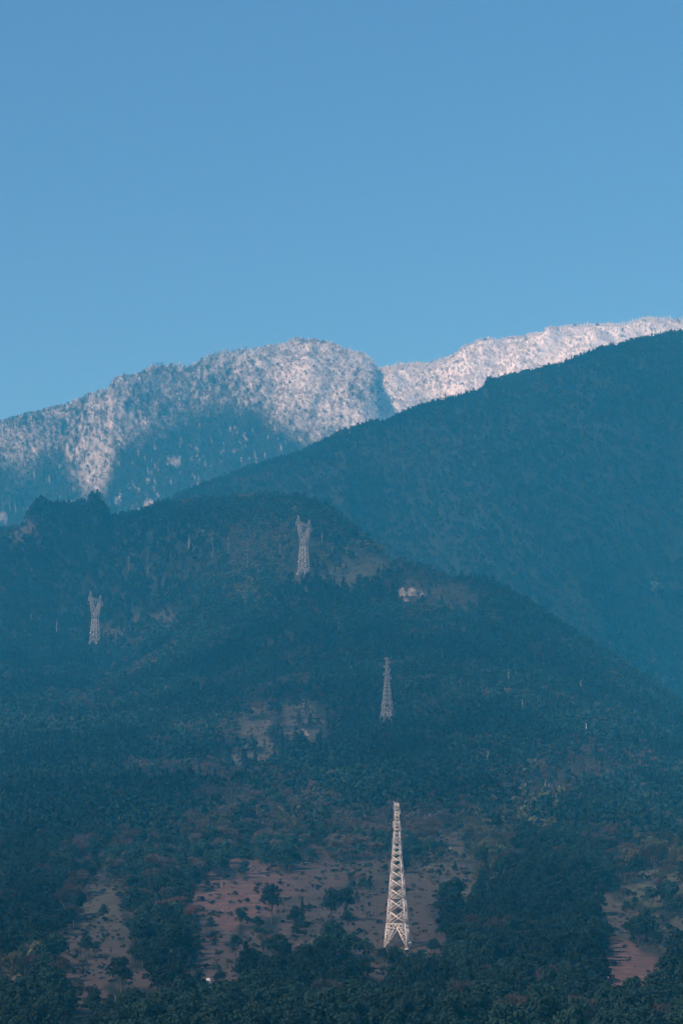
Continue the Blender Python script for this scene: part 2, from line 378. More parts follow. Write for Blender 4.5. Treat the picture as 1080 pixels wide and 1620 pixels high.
def tree_shrub(rng, near, h=3.4, w=2.2):
    C = [(rng.normal()*w*.4, rng.normal()*w*.4, h*(.25+.4*rng.random()), w*.42) for i in range(7)]+[(0, 0, h*.45, w*.6)]
    crown = leaves(C, 60 if near else 9, .26 if near else .65, rng)
    tr = Q(); tr.bar((0, 0, -.8), (0, 0, h*.6), .25, .1)
    for c in C[:4]: tr.bar((0, 0, .2), c[:3], .12, .05)
    return tr, crown
KINDS = {'evergreen': tree_round, 'conifer': tree_conifer, 'bare': tree_bare, 'shrub': tree_shrub}
NEAR, FAR = {}, {}
for kn, fn in KINDS.items():
    NEAR[kn] = []; FAR[kn] = []
    for v in range(4):
        rng = np.random.default_rng(100+17*v+len(kn))
        tr, cr = fn(rng, True)
        NEAR[kn].append((tr.mesh('trunk', [M_bark]), mesh_np('crown', cr[0], cr[1], [M_leaf])))
        tr, cr = fn(np.random.default_rng(500+13*v+len(kn)), False)
        tv = np.concatenate(tr.v); tf = np.concatenate(tr.f)
        FAR[kn].append((np.vstack([cr[0], tv]), np.vstack([cr[1], tf+len(cr[0])]), [0]*len(cr[1])+[1]*len(tf)))
def near_collection(name):
    c = bpy.data.collections.new(name); i = 0
    for kn in KINDS:
        for v in range(4):
            ms = []; 
            for me in NEAR[kn][v]:
                a = np.zeros(len(me.vertices)*3, np.float32); me.vertices.foreach_get('co', a)
                f = np.zeros(len(me.loops), np.int32); me.loops.foreach_get('vertex_index', f); ms.append((a.reshape(-1, 3), f.reshape(-1, 4)))
            (tv, tf), (cv, cf) = ms
            me = mesh_np('wood_tree', np.vstack([cv, tv]), np.vstack([cf, tf+len(cv)]), [M_leaf, M_bark], [0]*len(cf)+[1]*len(tf))
            o = bpy.data.objects.new(f'{name}_{i:02d}', me); c.objects.link(o); i += 1
    return c
def far_collection(name, leafmat):
    c = bpy.data.collections.new(name); order = []
    i = 0
    for kn in KINDS:
        for v in range(4):
            V_, F_, mi = FAR[kn][v]
            me = mesh_np('wood_tree', V_, F_, [leafmat, M_bark], mi)
            o = bpy.data.objects.new(f'{name}_{i:02d}', me); c.objects.link(o); i += 1
    return c
LIBN = near_collection('close_wood'); LIB = far_collection('wood', M_leaf); LIBS = far_collection('rimed_wood', M_rime)
KI = {k: i for i, k in enumerate(KINDS)}

def scatter(name, coll, P_, rot, scl, idx, tint):
    me = bpy.data.meshes.new(name); me.vertices.add(len(P_)); me.vertices.foreach_set('co', P_.astype(np.float32).ravel())
    def at_(n, t, d, k): 
        a = me.attributes.new(n, t, 'POINT'); a.data.foreach_set(k, d.ravel())
    at_('rot', 'FLOAT_VECTOR', np.stack([rot*0, rot*0, rot], 1).astype(np.float32), 'vector')
    at_('scl', 'FLOAT_VECTOR', scl.astype(np.float32), 'vector'); at_('idx', 'INT', idx.astype(np.int32), 'value')
    at_('tint', 'FLOAT_COLOR', np.hstack([tint, np.ones((len(tint), 1))]).astype(np.float32), 'color')
    o = link(name, me); ng = bpy.data.node_groups.new(name, 'GeometryNodeTree')
    ng.interface.new_socket('Geometry', in_out='INPUT', socket_type='NodeSocketGeometry')
    ng.interface.new_socket('Geometry', in_out='OUTPUT', socket_type='NodeSocketGeometry')
    N = ng.nodes; L = ng.links; gi = N.new('NodeGroupInput'); go = N.new('NodeGroupOutput')
    iop = N.new('GeometryNodeInstanceOnPoints'); ci = N.new('GeometryNodeCollectionInfo')
    ci.inputs['Collection'].default_value = coll; ci.inputs['Separate Children'].default_value = True; ci.inputs['Reset Children'].default_value = True
    def att(n, t):
        a = N.new('GeometryNodeInputNamedAttribute'); a.data_type = t; a.inputs['Name'].default_value = n; return a.outputs['Attribute']
    L.new(gi.outputs[0], iop.inputs['Points']); L.new(ci.outputs[0], iop.inputs['Instance'])
    iop.inputs['Pick Instance'].default_value = True
    L.new(att('idx', 'INT'), iop.inputs['Instance Index'])
    e2r = N.new('FunctionNodeEulerToRotation'); L.new(att('rot', 'FLOAT_VECTOR'), e2r.inputs[0]); L.new(e2r.outputs[0], iop.inputs['Rotation'])
    L.new(att('scl', 'FLOAT_VECTOR'), iop.inputs['Scale']); L.new(iop.outputs[0], go.inputs[0])
    md = o.modifiers.new('trees', 'NODES'); md.node_group = ng
    return o

# ------------------------------------------------------------------ where the trees stand
# visibility along each ray, so that ground no one can see carries no trees
sv = np.linspace(-.2, .2, 500); yv = np.linspace(560, 7200, 900)
SV, YV = np.meshgrid(sv, yv); ZV = height((SV*YV).ravel(), YV.ravel()).reshape(SV.shape)
EL = np.maximum.accumulate(ZV/YV, axis=0)
def seen(x, y, z, tol):
    s = x/y; i = np.clip(((s+.2)/.4*499).astype(int), 0, 499); j = np.clip(((y-560)/6640*899).astype(int)-3, 0, 899)
    return (z+tol)/y > EL[j, i]
def sample(y0, y1, spacing, smax):
    n = int(.5*(y1**2-y0**2)*2*smax/spacing**2)
    y = np.sqrt(R.random(n)*(y1**2-y0**2)+y0**2); s = (R.random(n)*2-1)*smax
    return s*y, y
EV_D, EV_G, CON, BAR, OLV = np.array((.012, .030, .030)), np.array((.018, .044, .032)), np.array((.010, .026, .028)), np.array((.085, .072, .065)), np.array((.085, .095, .055))
BROWN = [(160, 1440, 70, 80), (440, 1300, 120, 50), (560, 1340, 90, 50), (700, 1310, 60, 60), (780, 1340, 60, 60), (345, 1330, 40, 30), (850, 1260, 90, 40), (1030, 1380, 70, 60), (400, 1150, 60, 60), (300, 1230, 120, 40),
         (420, 870, 110, 34), (270, 900, 70, 30), (590, 900, 90, 36), (30, 835, 45, 30), (700, 700, 30, 12), (610, 735, 40, 16), (480, 1140, 60, 40), (130, 930, 30, 20), (700, 940, 60, 25), (930, 1230, 60, 30), (60, 1560, 60, 50)]
OLIVE = [(465, 1312, 14, 16), (345, 1325, 24, 22), (420, 880, 60, 30), (760, 1370, 40, 40), (860, 1240, 30, 14), (20, 1560, 30, 40), (1050, 1400, 50, 30), (570, 885, 60, 20), (385, 942, 30, 16), (820, 1300, 40, 30)]
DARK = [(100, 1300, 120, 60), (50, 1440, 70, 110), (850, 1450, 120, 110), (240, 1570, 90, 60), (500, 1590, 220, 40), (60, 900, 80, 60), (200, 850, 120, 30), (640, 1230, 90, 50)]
def species(px, row, x, y):
    n = len(px); big = fbm(x/95+7, y/130, 3); med = fbm(x/38, y/45+3, 3); rnd = R.random(n)
    wb = np.zeros(n); wo = np.zeros(n)
    for (cx, cy, rx, ry) in BROWN: wb = np.maximum(wb, np.exp(-(((px-cx)/rx)**2+((row-cy)/ry)**2)*(1+.6*med)))
    for (cx, cy, rx, ry) in OLIVE: wo = np.maximum(wo, np.exp(-((px-cx)/rx)**2-((row-cy)/ry)**2))
    pb = np.clip(.05+.6*smooth(.12, .4, med)+.75*wb-.35*smooth(.0, -.3, big), 0, .93)
    kind = np.where(rnd < pb, 2, np.where((big+.4*med+.25*R.normal(size=n) > .12-.0*y) | (R.random(n) < np.where(y < 1700, .9, .35)), 0, 1))
    dk = np.zeros(n)
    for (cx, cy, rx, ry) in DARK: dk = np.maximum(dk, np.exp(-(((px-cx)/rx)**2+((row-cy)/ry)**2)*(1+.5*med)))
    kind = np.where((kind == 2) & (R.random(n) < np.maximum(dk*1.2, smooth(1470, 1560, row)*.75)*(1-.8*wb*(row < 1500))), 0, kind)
    v = R.random(n)[:, None]
    t = np.where((kind == 0)[:, None], EV_D*(1-v)+EV_G*v, np.where((kind == 1)[:, None], CON*(.9+.4*v), BAR*(.65+.4*v)))
    t = t*(1+1.1*np.clip(big+.5*fbm(x/260+31, y/340, 2), -.5, .7))[:, None]
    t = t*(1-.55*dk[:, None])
    ol = (R.random(n) < wo*.8)[:, None]; t = np.where(ol, OLV*(.7+.5*v), t); kind = np.where(ol[:, 0] & (kind == 1), 0, kind)
    reddish = (fbm(x/60+90, y/60, 2) > .38)[:, None] & (kind == 2)[:, None]
    t = np.where(reddish, t*np.array((1.35, .9, .9)), t)
    return kind, t

keep_free = []          # (x, y, radius) of things that need open ground round them
for k, rad in (('main', 15), ('second', 13), ('upper', 13), ('left', 13)): keep_free.append((*SITE[k], rad))
def free_mask(x, y):
    m = np.ones(len(x), bool)
    for (cx, cy, r_) in keep_free: m &= np.hypot(x-cx, y-cy) > r_
    for k, w_, L_ in (('main', 9, 26), ('second', 9, 30), ('upper', 9, 28), ('left', 8, 22)):      # felled strip on the downhill side of each tower
        cx, cy = SITE[k]; m &= ~((np.abs(x-cx*y/cy) < w_) & (y < cy) & (y > cy-L_))
    return m

# --- pale dead trunks and other single trees the photograph shows: (px, top row, bottom row, ylo, yhi)
def limb_tree(h, w0, rng, nb=5, spread=.25):
    q = Q(); p = np.zeros(3)+(0, 0, -2); n = 6; pts = [p]
    for i in range(n): pts.append(np.array((rng.normal()*.08*h/10, rng.normal()*.08*h/10, -2+(h+2)*(i+1)/n)))
    for i in range(n): q.bar(pts[i], pts[i+1], w0*(1-.7*i/n), w0*(1-.7*(i+1)/n))
    b_ = []
    for k in range(nb):
        b_.append(Q())
        t = .45+.5*k/nb; i = int(t*n); a = rng.random()*6.28; L = h*spread*(1.2-t)
        b_[-1].bar(pts[i], pts[i]+np.array((math.cos(a)*L*.6, math.sin(a)*L*.6, L)), w0*.35, w0*.15)
    return q, b_
TRUNKS = [(804, 1057, 1080, 'pale bare trunk standing alone upper right of the second pylon, short and straight'),
  (826, 1106, 1127, 'thin leaning pale trunk midway down the dark right slope'),
  (927, 1144, 1168, 'brightest and thickest of the pale bare trunks on the right slope'),
  (771, 1188, 1217, 'tallest thin white trunk right of and below the second pylon'),
  (862, 1236, 1248, 'short pale stump on the olive patch at right'),
  (918, 1076, 1086, 'tiny pale trunk high on the right slope'),
  (536, 984, 994, 'tiny pale trunk on the dark slope below the upper pylon'),
  (90, 979, 1001, 'thin pale trunk left of the left pylon'),
  (50, 964, 976, 'short faint trunk near the left edge of the photo'),
  (234, 868, 906, 'tall faint grey trunk on the wooded shoulder between the two upper pylons'),
  (299, 845, 866, 'pale leaning trunk in the bare wood under the left crest'),
  (204, 872, 900, 'faint grey trunk left of the tall one on the shoulder'),
  (336, 842, 880, 'grey trunk at the left end of the bare wood below the crest'),
  (361, 840, 876, 'grey trunk in the middle of the bare wood below the crest'),
  (392, 850, 890, 'grey trunk at the right end of the bare wood below the crest'),
  (509, 843, 857, 'small pale trunk just right of the upper pylon'),
  (182, 1577, 1607, 'left one of the two pale trunks at the bottom left'),
  (188, 1574, 1606, 'right one of the two pale trunks at the bottom left, slightly bowed'),
  (841, 1562, 1568, 'tiny pale stub in the wood at the bottom right'),
  (443, 855, 875, 'faint grey trunk just left of the upper pylon')]
rngT = np.random.default_rng(5)
for i, (px_, r0, r1, lab) in enumerate(TRUNKS):
    ylo, yhi = (640, 1200) if r0 > 1500 else (1500, 4200)
    x, y, z = ground_at(px_, r1+2, ylo, yhi)
    h = (r1+2-r0)*y/F; w0 = np.clip(h*.035, .16, .5) if r0 > 1500 else (.95 if px_ == 927 else .52)
    if 'faint' in lab or 'grey' in lab: w0 *= .32
    elif 'tiny' in lab or 'short' in lab: w0 *= .75
    q, b_ = limb_tree(h, w0, rngT, 4)
    t = link('bare_trunk_tree', None, loc=(x, y, z)); tag(t, lab, 'tree', 'pale bare trunks standing in the forest')
    mm = M_pale; o = link('trunk', q.mesh('trunk', [mm]), t)
    for bb in b_: link('branch', bb.mesh('branch', [mm]), t)
    keep_free.append((x, y, 3.0)); keep_free.append((x*(y-6)/y, y-6, 3.5))

def place_tree(kind, v, x, y, sx, sz, tint, label, group=None, name=None, rz=None, cat='tree', z=None):
    tm, cm = NEAR[kind][v]
    t = link(name or {'evergreen': 'broadleaf_tree', 'conifer': 'conifer_tree', 'bare': 'bare_tree', 'shrub': 'shrub'}[kind], None,
             loc=(x, y, (H(x, y) if z is None else z)-.2), rz=random.random()*6.28 if rz is None else rz, scale=(sx, sx, sz))
    tag(t, label, cat, group)
    a = link('trunk', tm, t); c = link('crown', cm, t); c['tint'] = [float(q) for q in tint]
    return t
# (kind, px, base row, width px, height px, tint, label)
SINGLES = [('shrub', 407, 1468, 24, 24, EV_D, 'round dark green bush on the reddish terrace'),
  ('shrub', 428, 1480, 12, 13, EV_D, 'small dark bush just below right of the round bush on the terrace'),
  ('shrub', 446, 1487, 10, 12, EV_D, 'smallest dark bush right of the round bush on the terrace'),
  ('conifer', 478, 1466, 12, 48, CON, 'slender dark conifer standing on the clearing left of the big dark tree'),
  ('shrub', 484, 1467, 16, 14, CON, 'low dark bush at the foot of the slender conifer'),
  ('evergreen', 524, 1456, 34, 56, EV_D, 'big dense dark tree left of the near pylon, left one of two touching'),
  ('evergreen', 546, 1455, 34, 52, EV_D, 'big dense dark tree left of the near pylon, right one of two touching'),
  ('evergreen', 606, 1530, 22, 32, EV_D, 'dark tree directly below the left foot of the near pylon'),
  ('shrub', 622, 1528, 18, 18, EV_D, 'low dark bush below the near pylon between its feet'),
  ('evergreen', 654, 1536, 26, 30, EV_D, 'dark spreading tree below the right foot of the near pylon'),
  ('shrub', 383, 1382, 24, 16, EV_D, 'dark bush along the upper edge of the reddish field'),
  ('shrub', 358, 1392, 14, 14, EV_D, 'small dark bush above the left part of the reddish field'),
  ('shrub', 314, 1552, 16, 28, EV_G, 'green upright bush beside the white tomb at the lower left'),
  ('evergreen', 465, 1330, 18, 34, OLV*.9, 'pale olive tree just above the clearing left of the near pylon'),
  ('evergreen', 678, 1388, 20, 20, np.array((.2, .18, .17)), 'greyish pale bush on the slope right of the near pylon'),
  ('bare', 1052, 1492, 20, 24, np.array((.30, .28, .22)), 'pale flecked bare tree at the right edge above the red soil patch'),
  ('bare', 1033, 1490, 14, 18, np.array((.22, .2, .16)), 'small pale bare tree left of the flecked one at the right edge'),
  ('bare', 4, 1580, 16, 26, np.array((.30, .30, .24)), 'pale tree cut off by the lower left edge of the photo'),
  ('evergreen', 60, 1412, 40, 44, EV_D, 'dark rounded tree in the wood left of the pale brown clearing'),
  ('evergreen', 752, 1480, 34, 40, EV_D, 'dark rounded tree at the edge of the wood right of the near pylon')]
random.seed(3)
for (kn, px_, r1, wp, hp, tint, lab) in SINGLES:
    x, y, z = ground_at(px_, r1, 640, 2000)
    w = wp*y/F; h = hp*y/F
    bw, bh = {'shrub': (4.4, 3.6), 'evergreen': (7.6, 10.2), 'conifer': (5.4, 11.), 'bare': (8.5, 11.)}[kn]
    place_tree(kn, random.randrange(4), x, y, w/bw, h/bh, tint, lab, z=z, cat='bush' if kn == 'shrub' else 'tree')
    keep_free.append((x, y, max(w*.8, 2.5)))
x, y, z = ground_at(1037, 946, 2400, 4400)
place_tree('evergreen', 2, x, y, 20*y/F/7.6, 27*y/F/10, np.array((.085, .13, .10)), 'pale green round tree alone on the blue ridge near the right edge', z=z)
keep_free.append((x, y, 9)); keep_free.append((x*(y-14)/y, y-14, 9))

# --- hill A: a wood with clearings
def scale_of(kind, n):
    base = .62+.62*R.random(n)**1.2; return base
x, y = sample(600, 4050, 6.1, .152)
z, s_, Yy, YA, YB, YC = height(x, y, True)
px, row = proj(x, y, z); cl, rd = cover(px, row, x, y)
thin = smooth(0, 1, fbm(x/55, y/55, 3)*.5+.75)
def covered_view(x, y, z, h):             # how far a tree of height h would hide a clearing or a tower foot behind it
    m = np.zeros(len(x))
    for f_ in (.55, 1.):
        p_, r_ = proj(x, y, z+h*f_); c_, _ = cover(p_, r_, x, y); m = np.maximum(m, c_)
        for (cx, cy, rx, ry) in [(628, 1468, 28, 40), (612, 1134, 15, 10), (480, 900, 14, 9), (151, 1013, 12, 8), (184, 1588, 9, 16), (651, 938, 26, 10), (1037, 932, 10, 9)]+[(a_[0], a_[2]-4, 4, 7) for a_ in TRUNKS]:
            m = np.maximum(m, smooth(1.15, .95, np.hypot((p_-cx)/rx, (r_-cy)/ry)))
    return m
hid = covered_view(x, y, z, 8.)
ok = (y < YA+70) & (R.random(len(x)) > cl*.97) & (R.random(len(x)) > hid*.97) & seen(x, y, z, 16) & free_mask(x, y) & (R.random(len(x)) < .35+.75*thin) & (row < 1760)
x, y, z, px, row, cl = [a[ok] for a in (x, y, z, px, row, cl)]
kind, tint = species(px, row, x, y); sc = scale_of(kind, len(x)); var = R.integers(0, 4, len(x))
sc = sc*np.where(cl > .25, .6, 1.)*np.where(px < 170, 1.0+.25*(row < 830), 1)
# the 300 that show largest become trees of their own
inframe = (px > -20) & (px < 1100) & (row > 700) & (row < 1652)
size = sc/y*inframe*seen(x, y, z, 4); near_i = np.argsort(-size)[:285]
isnear = np.zeros(len(x), bool); isnear[near_i] = True
KN = ['evergreen', 'conifer', 'bare', 'shrub']
def zone(p, r):
    return ('at the bottom left' if p < 210 else 'left of the bottom centre' if p < 430 else 'at the bottom centre' if p < 680 else 'right of the bottom centre' if p < 880 else 'at the bottom right')
desc = {0: ('rounded dark green tree in the dense wood', 'rounded dark trees'), 1: ('pointed dark conifer in the dense wood', 'pointed conifers'), 2: ('leafless brown tree in the wood', 'leafless brown trees')}
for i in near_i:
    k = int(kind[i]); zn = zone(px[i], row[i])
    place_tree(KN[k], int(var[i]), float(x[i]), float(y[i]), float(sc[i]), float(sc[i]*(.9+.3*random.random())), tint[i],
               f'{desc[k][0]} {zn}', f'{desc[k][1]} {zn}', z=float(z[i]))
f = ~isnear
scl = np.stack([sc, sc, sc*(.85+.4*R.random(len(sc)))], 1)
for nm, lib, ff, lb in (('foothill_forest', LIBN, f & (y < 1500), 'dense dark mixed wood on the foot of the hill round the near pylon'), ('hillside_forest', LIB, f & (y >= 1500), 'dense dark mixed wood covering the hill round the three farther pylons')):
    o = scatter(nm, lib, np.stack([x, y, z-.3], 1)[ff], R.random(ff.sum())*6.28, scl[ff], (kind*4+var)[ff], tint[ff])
    tag(o, lb, kind='stuff')
# low scrub and dry grass tufts in the clearings
x, y = sample(640, 3400, 3.6, .14)
z = height(x, y); px, row = proj(x, y, z); cl, rd = cover(px, row, x, y)
ok = (cl > .3) & ~((px > 940) & (row > 1500) & (R.random(len(px)) < .7)) & (R.random(len(x)) < np.where(row > 1300, .34, .4)*(1+.9*fbm(x/14, y/14, 2))*(1-.5*rd)) & seen(x, y, z, 6)
for (cx, cy) in (SITE['main'],): ok &= np.hypot(x-cx, y-cy) > 7
x, y, z = x[ok], y[ok], z[ok]; n = len(x); v = R.random((n, 1)); sc = .16+.55*R.random(n)**2.5
tt = np.where(R.random((n, 1)) < .45, EV_D*(.8+v), np.array((.085, .075, .055))*(.5+.8*v))
o = scatter('clearing_scrub', LIB, np.stack([x, y, z-.1], 1), R.random(n)*6.28, np.stack([sc, sc, sc], 1), 12+R.integers(0, 4, n), tt)
tag(o, 'low scrub scattered over the open brown clearings', kind='stuff')

# --- ridge B
x, y = sample(2700, 4750, 6.2, .152)
z, s_, Yy, YA, YB, YC = height(x, y, True)
ok = (y > YA+70) & (y < YB+70) & seen(x, y, z, 14) & free_mask(x, y)
x, y, z = x[ok], y[ok], z[ok]; px, row = proj(x, y, z)
kind, tint = species(px, row, x, y); n = len(x); var = R.integers(0, 4, n); sc = .6+.45*R.random(n)
kind = np.where((kind == 2) & (R.random(n) < .3), 0, kind); tint = tint*.6+tint.mean(0)*.25
scl = np.stack([sc, sc, sc*(.85+.4*R.random(n))], 1)
o = scatter('ridge_forest', LIB, np.stack([x, y, z-.3], 1), R.random(n)*6.28, scl, kind*4+var, tint)
tag(o, 'hazy blue-green wood covering the middle ridge on the right', kind='stuff')

# --- range C: rimed trees above the snow line, dark wood below
x, y = sample(5000, 7350, 7.0, .15)
z, s_, Yy, YA, YB, YC = height(x, y, True)
ok = (y > YB+300) & (y < YC+60) & seen(x, y, z, 16)
px, row = proj(x, y, z); ok &= ~((px > 850) & (px < 1010) & (YC-y > 60) & (R.random(len(x)) < .45))
x, y, z, YC = x[ok], y[ok], z[ok], YC[ok]; px, row = proj(x, y, z); n = len(x)
sv_ = snowy(px, row, x, y); crest = smooth(90, 10, YC-y)*smooth(90, 170, px)
p = np.maximum(sv_, crest*.9*(R.random(n) < .85))
brt = np.interp(px, [0, 160, 330, 430, 520, 600, 860, 1000], [.34, .46, .38, .55, .66, .85, 1.25, 1.1])
brt = brt*(1+.9*fbm(px/9+5, row/7, 3))
v = R.random((n, 1)); dark = np.where(R.random((n, 1)) < .3, BAR*(.6+.5*v), CON*(.8+.8*v)+.01)
fr = np.clip(p*1.25, 0, 1)[:, None]; dark = dark*(1-fr)+np.array((.34, .315, .33))*(.35+1.1*R.random((n, 1)))*fr
white = (np.clip(p*1.1, 0, 1)*(R.random(n) < brt)*(.6+.4*R.random(n)))[:, None]
tint = dark*(1-white)+np.array((.88, .86, .84))*white
kind = np.where(R.random(n) < .55, 1, np.where(R.random(n) < .5, 0, 2)); sc = np.where(kind == 1, .38+.36*R.random(n), .5+.45*R.random(n))
tall = (crest > .3) & (px > 150) & (R.random(n) < .7); kind = np.where(tall, 1, kind)
scl = np.stack([sc*np.where(tall, .7, 1), sc*np.where(tall, .7, 1), sc*(.85+.45*R.random(n))*np.where(tall, 1.35, 1)], 1)
o = scatter('snowy_forest', LIBS, np.stack([x, y, z-.3], 1), R.random(n)*6.28, scl, kind*4+R.integers(0, 4, n), tint)
tag(o, 'rime and snow covered wood on the farthest mountain crest', kind='stuff')

# ------------------------------------------------------------------ pylons
def lerp(a, b, t): return np.asarray(a, float)*(1-t)+np.asarray(b, float)*t
def tower_parts_tall():
    """tall square lattice pylon, 50 m: front is -y, back feet stand higher on the slope"""
    prof_h = [0, 8.6, 25.5, 35.7, 44, 50]; prof_w = [7.9, 6.4, 3.9, 2.35, 1.5, .95]
    w = lambda h: np.interp(h, prof_h, prof_w)
    C = lambda i, h: np.array(((-1, 1, 1, -1)[i]*w(h)/2, (-1, -1, 1, 1)[i]*w(h)/2, h))
    foot = (0, 0, 2.6, 2.6); parts = []
    for i in range(4):
        q = Q(); hs = [foot[i], 8.6, 17, 25.5, 30.5, 35.7, 40, 44, 47, 50]
        for a, b_ in zip(hs[:-1], hs[1:]): q.bar(C(i, a), C(i, b_), .30-.15*a/50, .30-.15*b_/50)
        parts.append(('leg', q, 'steel'))
    br = Q()
    for i in range(4):                         # four faces
        j = (i+1) % 4
        # splayed foot panel: horizontal belt, inverted V and its small struts
        top, mid = 8.6, 7.3
        br.bar(C(i, top), C(j, top), .24); apex = lerp(C(i, mid), C(j, mid), .5)
        ai, aj = lerp(C(i, mid), C(j, mid), .44), lerp(C(i, mid), C(j, mid), .56)
        ti, tj = lerp(C(i, top), C(j, top), .5), None
        for (k, a_) in ((i, ai), (j, aj)):
            br.bar(C(k, foot[k]), a_, .24); br.bar(C(k, mid), a_, .2); br.bar(a_, ti, .16)
            br.bar(C(k, mid), lerp(C(i, top), C(j, top), .25 if k == i else .75), .13); br.bar(lerp(C(i, top), C(j, top), .25 if k == i else .75), a_, .13)
            n = 6; prev = None
            for m in range(1, n):
                t = m/n; L = lerp(C(k, foot[k]), C(k, mid), t); D = lerp(C(k, foot[k]), a_, t)
                br.bar(L, D, .1)
                D2 = lerp(C(k, foot[k]), a_, (m-.5)/n) if m % 2 else D
                if m < n: br.bar(L, lerp(C(k, foot[k]), a_, min(1, (m+1)/n)), .1)
        h = top
        while h < 49:
            dh = min(max(w(h)*.70, 1.15), 50-h); h2 = h+dh
            if 50-h2 < .8: h2 = 50
            lw = max(.09, .17*w(h)/6.4+.04)
            a, b_, c, d = C(i, h), C(j, h), C(i, h2), C(j, h2)
            br.bar(a, d, lw); br.bar(b_, c, lw)
            x_ = w(h)/(w(h)+w(h2)); X_ = lerp(a, d, x_)
            if w(h) > 2.6:                     # small redundant members along the chords
                for (lo, hi, P0, P1) in ((a, c, a, c), (b_, d, b_, d)):
                    for t in (.25, .5, .75):
                        tgt = lerp(lo, X_, t*2) if t <= .5 else lerp(X_, hi, (t-.5)*2)
                        if t == .5: tgt = lerp(lerp(lo, X_, .5), lerp(X_, hi, .5), .5)
                        br.bar(lerp(lo, hi, t), tgt, .08)
                    m1 = lerp(lo, X_, .5); m2 = lerp(X_, hi, .5)
                    br.bar(lerp(lo, hi, .5), m1, .08); br.bar(lerp(lo, hi, .5), m2, .08); br.bar(m1, m2, .08)
            h = h2
        for hh in (17.6, 30.5, 41, 46, 50): br.bar(C(i, hh), C(j, hh), .14)
    parts.append(('bracing', br, 'steel'))
    # cross arms run front to back, so they show end on
    for (h, L) in ((48.6, 5.6), (42.6, 6.8), (36.6, 7.6)):
        for sg in (-1, 1):
            q = Q(); tip = np.array((0, sg*(w(h)/2+L), h+.15))
            for sx in (-1, 1):
                q.bar((sx*w(h)/2, sg*w(h)/2, h), tip, .16, .1); q.bar((sx*w(h+1.2)/2, sg*w(h+1.2)/2, min(50, h+1.3)), tip, .14, .1)
                for t in (.25, .5, .75): q.bar(lerp((sx*w(h)/2, sg*w(h)/2, h), tip, t), lerp((sx*w(h+1.2)/2, sg*w(h+1.2)/2, min(50, h+1.3)), tip, t-.12), .07)
            for t in (.3, .6): q.bar(lerp((-w(h)/2, sg*w(h)/2, h), tip, t), lerp((w(h)/2, sg*w(h)/2, h), tip, t), .07)
            parts.append(('crossarm', q, 'steel'))
            q = Q(); q.bar(tip, tip+(0, 0, -2.0), .07)
            for k in range(7): q.bar(tip+(0, 0, -.35-.24*k), tip+(0, 0, -.43-.24*k), .3)
            parts.append(('insulator', q, 'white'))
    q = Q()
    for sx, hh in ((-1, 50), (1, 49.2)): q.bar((sx*.6, -.6, hh-1), (sx*1.0, -.9, hh+.7), .16, .08)
    parts.append(('earth_wire_peak', q, 'steel'))
    for i in range(4):
        c = C(i, foot[i]); q = Q(); s2 = 1.0 if i in (1, 2) else .55
        n = 10; ang = np.linspace(0, 2*math.pi, n, endpoint=False)
        ring = lambda r_, z_: [c+np.array((math.cos(a)*r_, math.sin(a)*r_, z_)) for a in ang]
        Vv = ring(.75*s2, -1.6)+ring(.72*s2, .0)+ring(.5*s2, .22)+ring(.02, .23)
        Ff = [(r_*n+k, r_*n+(k+1) % n, (r_+1)*n+(k+1) % n, (r_+1)*n+k) for r_ in range(3) for k in range(n)]
        q.add(Vv, Ff); parts.append(('footing', q, 'conc'))
    return parts
